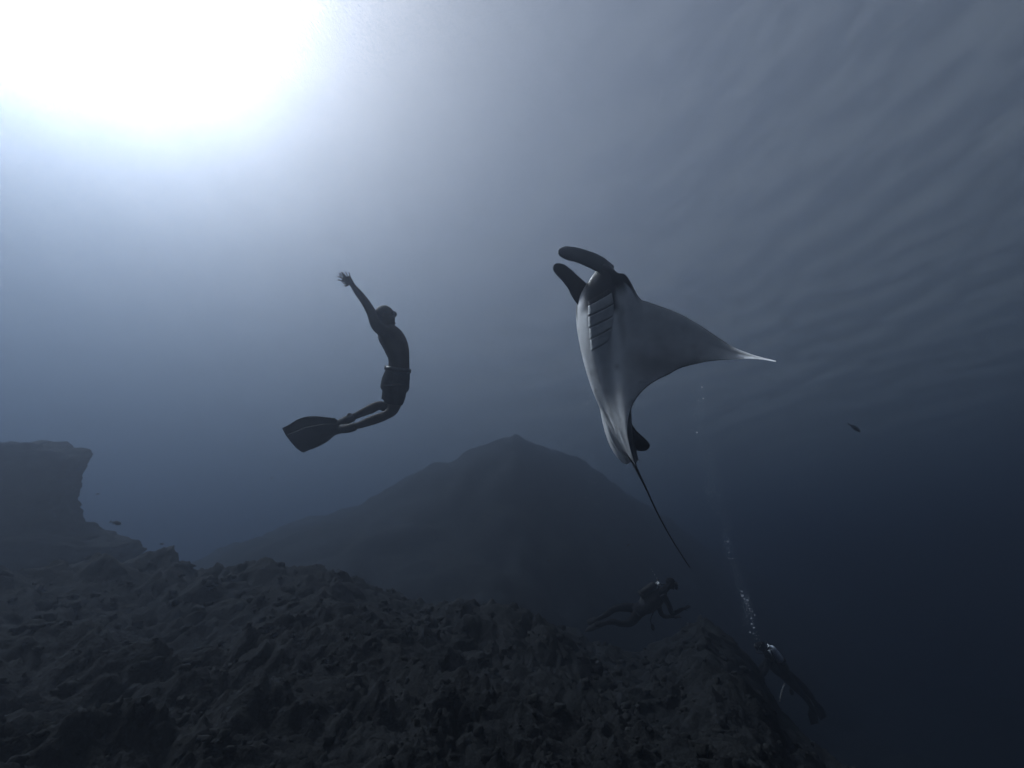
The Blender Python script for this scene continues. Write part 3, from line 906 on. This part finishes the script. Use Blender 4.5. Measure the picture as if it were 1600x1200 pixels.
def build_scuba(D, pelvis, trunk, head, face_dir, up_dir, arms, legs, fins, tank, label, extra_hose=None, tank_mat='tank', trim='brass'):
    """scuba diver in wetsuit; all joints given as photo x, y and depth offset"""
    A = lambda p: at(p[0], p[1], D + (p[2] if len(p) > 2 else 0.0))
    O = A(pelvis)
    suit_m = SCUBA['suit']; gear_m = SCUBA['gear']; tank_m = SCUBA[tank_mat]; skin_m = SCUBA['skin']
    lat = cam_vec(unit([0.1, 0.25, 0.96]))
    parts = [limb([A(p) for p in trunk], [(0.10, 0.15), (0.125, 0.165), (0.115, 0.155), (0.13, 0.175), (0.12, 0.17), (0.07, 0.09)], 20, 40, lat)]
    parts.append(limb([A(trunk[-1]), A(head)], [0.07, 0.06], 12, 8))
    parts += head_parts(A(head), cam_vec(up_dir), cam_vec(face_dir))
    for pts in arms:
        P = [A(p) for p in pts]
        parts.append(limb(P, [0.068, 0.056, 0.048, 0.036] if len(P) == 4 else [0.068, 0.052, 0.034], 14, 30))
        parts += hand_parts(P[-1], P[-1] - P[-2], lat, 1.0, 0.15, 0.35)
    for pts in legs:
        P = [A(p) for p in pts]
        parts.append(limb(P, [0.105, 0.088, 0.066, 0.060, 0.040] if len(P) == 5 else [0.105, 0.066, 0.042], 14, 40))
        d = unit(P[-1] - P[-2])
        parts.append(limb([P[-1] - d * 0.03, P[-1] + d * 0.10, P[-1] + d * 0.20], [0.045, 0.048, 0.03], 12, 12))
    man = link('person', fuse(parts, O, 0.010, 3), suit_m)
    man.location = Vector(O)
    tag(man, label, 'person')
    bpy.context.view_layer.update()
    # buoyancy jacket round the chest
    T = [A(p) for p in trunk]
    link('buoyancy_vest', fuse([limb([T[2] * 0.5 + T[1] * 0.5, T[2], T[3], T[4]], [(0.13, 0.17), (0.165, 0.20), (0.175, 0.215), (0.14, 0.19)], 20, 24, lat)], O, 0.012, 2), gear_m, man)
    # cylinder with rounded shoulder, boot, valve and first stage
    t0, t1 = A(tank[0]), A(tank[1]); d = unit(t1 - t0); ln = np.linalg.norm(t1 - t0)
    path = [t0 + d * ln * k for k in (0.0, 0.02, 0.06, 0.5, 0.82, 0.90, 0.96, 1.0)]
    cyl = link('cylinder', local(tube(path, [0.05, 0.075, 0.085, 0.0865, 0.0865, 0.075, 0.045, 0.022], 24), O), tank_m, man)
    link('boot', local(tube([t0 - d * 0.015, t0 - d * 0.01, t0 + d * 0.07], [0.07, 0.089, 0.0905], 24), O), gear_m, cyl)
    link('valve', local(tube([t1 - d * 0.01, t1 + d * 0.05, t1 + d * 0.075], [0.02, 0.022, 0.015], 12), O), SCUBA[trim], cyl)
    c = t1 + d * 0.06; x = unit(np.cross(d, lat))
    link('valve_knob', local(tube([c + lat * 0.02, c + lat * 0.04, c + lat * 0.085], [0.012, 0.022, 0.022], 12), O), gear_m, cyl)
    link('first_stage', local(tube([c - lat * 0.02, c - lat * 0.045, c - lat * 0.10], [0.018, 0.030, 0.028], 12), O), SCUBA[trim], cyl)
    # mask, regulator and hose
    hc = A(head); u, f = unit(cam_vec(up_dir)), unit(cam_vec(face_dir)); f = unit(f - u * np.dot(f, u)); s = np.cross(f, u)
    mask = link('mask', local(limb([hc + f * 0.082 + u * 0.02 - s * 0.06, hc + f * 0.115 + u * 0.016, hc + f * 0.082 + u * 0.02 + s * 0.06], [(0.042, 0.028), (0.046, 0.032), (0.042, 0.028)], 14, 16, f), O), gear_m, man)
    link('lens', local(ball(hc + f * 0.138 + u * 0.018, (0.012, 0.06, 0.032), [f, s, u], 14, 8), O), SCUBA['glass'], mask)
    reg = link('regulator', local(ball(hc + f * 0.125 - u * 0.055, (0.035, 0.042, 0.038), [f, s, u], 14, 10), O), gear_m, man)
    hose = catmull([c - lat * 0.05, c - lat * 0.16 + d * 0.10, hc - s * 0.16 - u * 0.02 + f * 0.02, hc - s * 0.09 + f * 0.13 - u * 0.06, hc + f * 0.13 - u * 0.06], 30)
    link('hose', local(tube(hose, [0.012] * 30, 8), O), gear_m, reg)
    gz = catmull([c - lat * 0.06, T[3] - lat * 0.24, T[2] - lat * 0.26 + cam_vec([0.05, -0.12, 0]), A(trunk[2]) - lat * 0.24 + cam_vec([0.1, -0.28, 0])], 26)
    gh = link('gauge_hose', local(tube(gz, [0.010] * 26, 8), O), gear_m, man)
    link('gauge', local(ball(gz[-1], (0.04, 0.04, 0.06)), O), SCUBA['gear'], gh)
    if extra_hose:
        hp = catmull([A(p) for p in extra_hose], 20)
        link('dangling_strap', local(tube(hp, [0.013] * 20, 8), O), SCUBA['pale'], man)
    for outl in fins:
        pts = [A(p) for p in outl]
        n = np.cross(unit(pts[1] - pts[0]), unit(pts[-1] - pts[0]))
        link('fin', plate(pts, n, 0.008, O), gear_m, man)
    return man

SCUBA = dict(suit=mat_noise('neoprene', (0.005, 0.005, 0.006), (0.010, 0.010, 0.0115), 8.0, 0.9, 0.3, 50, 0.06),
             gear=mat_noise('dive_gear', (0.007, 0.007, 0.008), (0.017, 0.017, 0.019), 12.0, 0.7, 0.2, 50, 0.12),
             tank=mat_noise('aluminium_cylinder', (0.62, 0.63, 0.66), (0.80, 0.81, 0.83), 9.0, 0.35, 0.05, 60, 0.6),
             brass=mat_noise('chromed_brass', (0.45, 0.46, 0.46), (0.62, 0.62, 0.60), 9.0, 0.25, 0, 1, 0.7),
             glass=mat_noise('mask_glass', (0.10, 0.12, 0.13), (0.16, 0.18, 0.19), 3.0, 0.05, 0, 1, 0.8),
             pale=mat_noise('pale_webbing', (0.35, 0.35, 0.34), (0.5, 0.5, 0.48), 20.0, 0.7),
             skin=None)
build_scuba(9.2, (996, 955),
            [(991, 957), (998, 953.5), (1009, 946), (1020, 937), (1030, 930), (1038, 922)],
            (1048, 911.5), [0.85, -0.3, -0.35], [0.2, 0.95, 0.1],
            [[(1036, 929, -0.18), (1045, 945, -0.26), (1051, 958, -0.22), (1067, 951.5, -0.2)], [(1030, 932, 0.16), (1030, 950, 0.2), (1036, 962, 0.2), (1052, 963, 0.18)]],
            [[(996, 951, 0.09), (978, 949, 0.1), (960, 951.5, 0.1), (949, 959, 0.1), (937, 966, 0.1)],
             [(997, 959, -0.09), (985, 972, -0.1), (971, 974.5, -0.1), (957, 971.5, -0.1), (945, 974, -0.1)]],
            [[(938, 962, 0.12), (926, 964, 0.12), (917, 969, 0.10), (919, 977, 0.02), (929, 975, 0.0), (938, 970, 0.06)],
             [(943, 970, -0.06), (930, 972, -0.06), (918, 980, -0.06), (913, 988, -0.14), (924, 987, -0.16), (943, 979, -0.12)]],
            [(1001, 930, 0.02), (1025, 912, 0.02)],
            'scuba diver in black wetsuit hovering level over the reef with one arm bent forward', None, 'gear', 'brass')
build_scuba(9.6, (1229, 1056),
            [(1233, 1061), (1228, 1055), (1221, 1046), (1212, 1036), (1204, 1027), (1198, 1019)],
            (1190, 1010), [-0.75, 0.1, 0.4], [-0.55, 0.8, -0.1],
            [[(1201, 1030, -0.17), (1196, 1047, -0.2), (1187, 1058, -0.2), (1181, 1046, -0.2)], [(1204, 1026, 0.17), (1192, 1040, 0.2), (1183, 1050, 0.2), (1176, 1042, 0.2)]],
            [[(1229, 1058, -0.09), (1240, 1070, -0.1), (1250, 1081, -0.1), (1260, 1092, -0.1), (1267, 1103, -0.1)],
             [(1232, 1055, 0.09), (1244, 1064, 0.1), (1256, 1074, 0.1), (1266, 1086, 0.1), (1273, 1097, 0.1)]],
            [[(1264, 1105, -0.12), (1262, 1116, -0.12), (1267, 1133, -0.1), (1279, 1130, -0.08), (1277, 1114, -0.08), (1271, 1103, -0.08)],
             [(1271, 1099, 0.1), (1274, 1110, 0.1), (1282, 1126, 0.1), (1292, 1120, 0.12), (1286, 1106, 0.12), (1277, 1096, 0.12)]],
            [(1222, 1034, -0.16), (1202.5, 1010.5, -0.20)],
            'scuba diver with silver air cylinder on the back gliding down beneath a bubble trail',
            [(1226, 1068, -0.2), (1222, 1080, -0.22), (1218, 1096, -0.22)])

# ------------------------------------------------------------------ fish
fish_m = mat_noise('fish_skin', (0.03, 0.032, 0.036), (0.07, 0.072, 0.078), 20.0, 0.5, 0.1, 60, 0.4)
def fish_meshes():
    """unit-length fish along +x: body, tail fin, dorsal fin, anal fin, pectoral fin"""
    x = np.linspace(0, 1, 22)
    hgt = 0.19 * np.sin(math.pi * np.clip(x, 0.001, 1) ** 0.72) ** 0.9 * (1 - 0.45 * x) + 0.02 * (x > 0.05) * (1 - 0.4 * x)
    path = np.stack([0.5 - x * 0.86, 0 * x, 0.01 * np.sin(3 * x)], -1)
    body = tube(path, [(h * 0.42 + 0.004, h + 0.004) for h in hgt], 14, (np.array([0, 0, 1.0]), 1))
    def fin(pts, th=0.008):
        V = [np.array([a, k * th, b]) for k in (-1, 1) for a, b in pts]; n = len(pts); F2 = [tuple(range(n))[::-1], tuple(range(n, 2 * n))]
        F2 += [(k, (k + 1) % n, n + (k + 1) % n, n + k) for k in range(n)]
        return mesh_from(V, F2, False)
    pec = [np.array([0.16, -0.05, -0.02]), np.array([0.02, -0.13, -0.07]), np.array([0.06, -0.12, -0.10]), np.array([0.14, -0.05, -0.06])]
    pec = mesh_from(pec + [p + np.array([0, 0.01, 0.008]) for p in pec], [(0, 1, 2, 3), (7, 6, 5, 4), (0, 4, 5, 1), (1, 5, 6, 2), (2, 6, 7, 3), (3, 7, 4, 0)], False)
    return [('body', mesh_from(*body)),
            ('tail_fin', fin([(-0.32, 0.025), (-0.50, 0.16), (-0.44, 0.0), (-0.50, -0.16), (-0.32, -0.025)])),
            ('dorsal_fin', fin([(0.16, 0.16), (0.08, 0.235), (-0.12, 0.17), (-0.20, 0.08), (0.0, 0.14)])),
            ('anal_fin', fin([(-0.02, -0.13), (-0.12, -0.19), (-0.20, -0.08)])),
            ('pectoral_fin', pec)]
FISH = fish_meshes()
def add_fish(x, y, D, px, ang, label, group=None, yaw=15):
    e = empty('fish', at(x, y, D), label, 'fish', group)
    L = px * D / F_PX
    M = Matrix.Rotation(math.radians(yaw), 4, 'Z') @ Matrix.Rotation(-math.radians(ang), 4, 'Y')
    e.matrix_world = Matrix.Translation(Vector(at(x, y, D))) @ M @ Matrix.Scale(L, 4)
    for nm, me in FISH:
        link(nm, me, fish_m, e)
add_fish(180, 817, 8.2, 17, -12, 'deep bodied dark fish beside the overhanging coral buttress')
add_fish(152, 772, 9.0, 6, 10, 'tiny fish close under the brow of the coral buttress')
add_fish(252, 850, 9.0, 7, 0, 'small dark fish above the saddle beside the reef knoll')
add_fish(424, 747, 9.0, 5, 20, 'tiny fish in open water below the long fins')
add_fish(389, 533, 7.0, 5, 5, 'lone tiny fish in open water behind the freediver')
add_fish(1334, 668, 13.0, 22, -33, 'slender fish nosing down in the dark open water', None, 10)
add_fish(1362, 563, 14.0, 9, -70, 'small fish higher up in the dark open water', None, 30)
add_fish(857, 876, 9.0, 7, 10, 'small fish over the reef in front of the dim mound')
add_fish(981, 852, 9.0, 8, 25, 'small fish left of the whip tail above the level scuba diver')
for x, y, a in ((949, 316, 30), (943, 310, 20), (968, 315.5, 25), (970, 324, 10), (969, 337, 60), (955, 322, 35)):
    add_fish(x, y, 9.5, 4.5, a, 'tiny fish of the loose school above the manta ray', 'loose school of tiny fish above the manta ray')

# ------------------------------------------------------------------ bubbles
def bubble_material():
    m = bpy.data.materials.new('air_bubble'); m.use_nodes = True
    nt = m.node_tree; nt.nodes.clear(); L = nt.links.new
    out = nt.nodes.new('ShaderNodeOutputMaterial')
    g = nt.nodes.new('ShaderNodeBsdfGlossy'); g.inputs['Roughness'].default_value = 0.25; g.inputs['Color'].default_value = (0.95, 0.97, 1, 1)
    t = nt.nodes.new('ShaderNodeBsdfTranslucent'); t.inputs['Color'].default_value = (0.9, 0.93, 0.97, 1)
    nz = nt.nodes.new('ShaderNodeTexNoise'); nz.inputs['Scale'].default_value = 3.0
    mr = nt.nodes.new('ShaderNodeMapRange'); mr.inputs['To Min'].default_value = 0.6; mr.inputs['To Max'].default_value = 0.8
    mx = nt.nodes.new('ShaderNodeMixShader')
    L(nz.outputs['Fac'], mr.inputs['Value']); L(mr.outputs[0], mx.inputs[0]); L(g.outputs[0], mx.inputs[1]); L(t.outputs[0], mx.inputs[2]); L(mx.outputs[0], out.inputs['Surface'])
    return m
bub_m = bubble_material()
bm = bmesh.new(); bmesh.ops.create_icosphere(bm, subdivisions=2, radius=1.0)
bmesh.ops.scale(bm, vec=(1, 1, 0.78), verts=bm.verts)
BUB = bpy.data.meshes.new('m'); bm.to_mesh(BUB); bm.free()
BUB.polygons.foreach_set('use_smooth', [True] * len(BUB.polygons)); BUB.materials.append(bub_m)
def bubble(x, y, D, r, label, group):
    o = bpy.data.objects.new('bubble', BUB); COL.objects.link(o)
    o.location = Vector(at(x, y, D)); o.scale = (r, r, r); o.rotation_euler = (random.uniform(-.4, .4), random.uniform(-.4, .4), 0)
    tag(o, label, 'bubble', group)
gb = np.random.default_rng(5)
TRAILB = [(1188, 1004), (1180, 985), (1176, 970), (1174, 955), (1167, 940), (1159, 926), (1148, 890), (1137, 852), (1128, 815), (1120, 780), (1108, 745), (1098, 700), (1093, 660), (1091, 630), (1090, 600)]
def on_trail(t):
    q = catmull(np.array(TRAILB, float), 200)
    return q[int(np.clip(t, 0, 1) * 199)]
BL = 'silvery air bubble in the trail rising from the diver with the silver cylinder'
for x, y, r in ((1160, 931, .013), (1168, 938, .012), (1159, 924, .009), (1163, 936, .008), (1166, 943, .007), (1171, 951, .007), (1175, 955, .007), (1174, 966, .008),
                (1172, 988, .010), (1174.5, 975, .009), (1178, 981, .007), (1177, 990, .006), (1170, 946, .006), (1179, 961, .006), (1182, 998, .006), (1157, 928, .006),
                (1137, 846, .009), (1139, 863, .007), (1145, 872, .006), (1089, 676, .009), (1097, 605, .008), (1099, 623, .007), (1108, 709, .006)):
    bubble(x, y, 9.4, r * 2.3, BL, 'air bubbles rising from the diver with the silver cylinder')
for x, y, r in ((307, 93, .0050), (287, 3, .0055), (263, 10, .0045), (110, 62, .0045), (88, 50, .0040), (225, 283, .0035), (310, 66, .0030), (404, 4, .004)):
    bubble(x, y, 2.6, r, 'bright tiny bubble drifting in the sunlit water above the freediver', 'tiny bubbles drifting in the sunlit water')
for x, y, r in ((1026, 903, .007), (1023, 898, .009), (1020, 893, .006), (1018, 889, .007)):
    bubble(x, y, 9.2, r, 'small air bubble above the level scuba diver in black', 'small air bubbles above the level scuba diver')

def veil(name, label, pts):
    oct_ = np.array([(1, 0, 0), (-1, 0, 0), (0, 1, 0), (0, -1, 0), (0, 0, 1), (0, 0, -1)], float)
    tri = np.array([(0, 2, 4), (2, 1, 4), (1, 3, 4), (3, 0, 4), (2, 0, 5), (1, 2, 5), (3, 1, 5), (0, 3, 5)])
    V = np.concatenate([oct_ * r + np.asarray(p) for p, r in pts]); F2 = np.concatenate([tri + 6 * i for i in range(len(pts))])
    o = link(name, mesh_from(V, F2), bub_m)
    tag(o, label, None, None, 'stuff')
pts = []
for k in range(1500):
    t = gb.random() ** 0.9; c = on_trail(t)
    sp = 1.5 + 9 * t
    pts.append((at(c[0] + gb.normal(0, sp), c[1] + gb.normal(0, 6), 9.4 + gb.normal(0, 0.12)), 0.0019 + 0.0040 * gb.random() ** 2))
for (cx, cy2, sx, sy, n) in ((1167, 948, 4, 14, 320), (1094, 650, 7, 32, 320), (1112, 750, 6, 26, 260), (1135, 850, 4, 26, 160)):
    for k in range(n):
        pts.append((at(cx + gb.normal(0, sx) + (cy2 * 0 + 0), cy2 + gb.normal(0, sy), 9.4 + gb.normal(0, 0.1)), 0.0020 + 0.0042 * gb.random() ** 2))
for k in range(700):
    y = 600 + 190 * gb.random() ** 1.3
    pts.append((at(921 + 0.03 * (y - 600) + gb.normal(0, 7), y, 5.4 + gb.normal(0, 0.2)), 0.0008 + 0.0016 * gb.random() ** 3))
veil('bubble_veil', 'faint veils of fine bubbles rising through the water', pts)
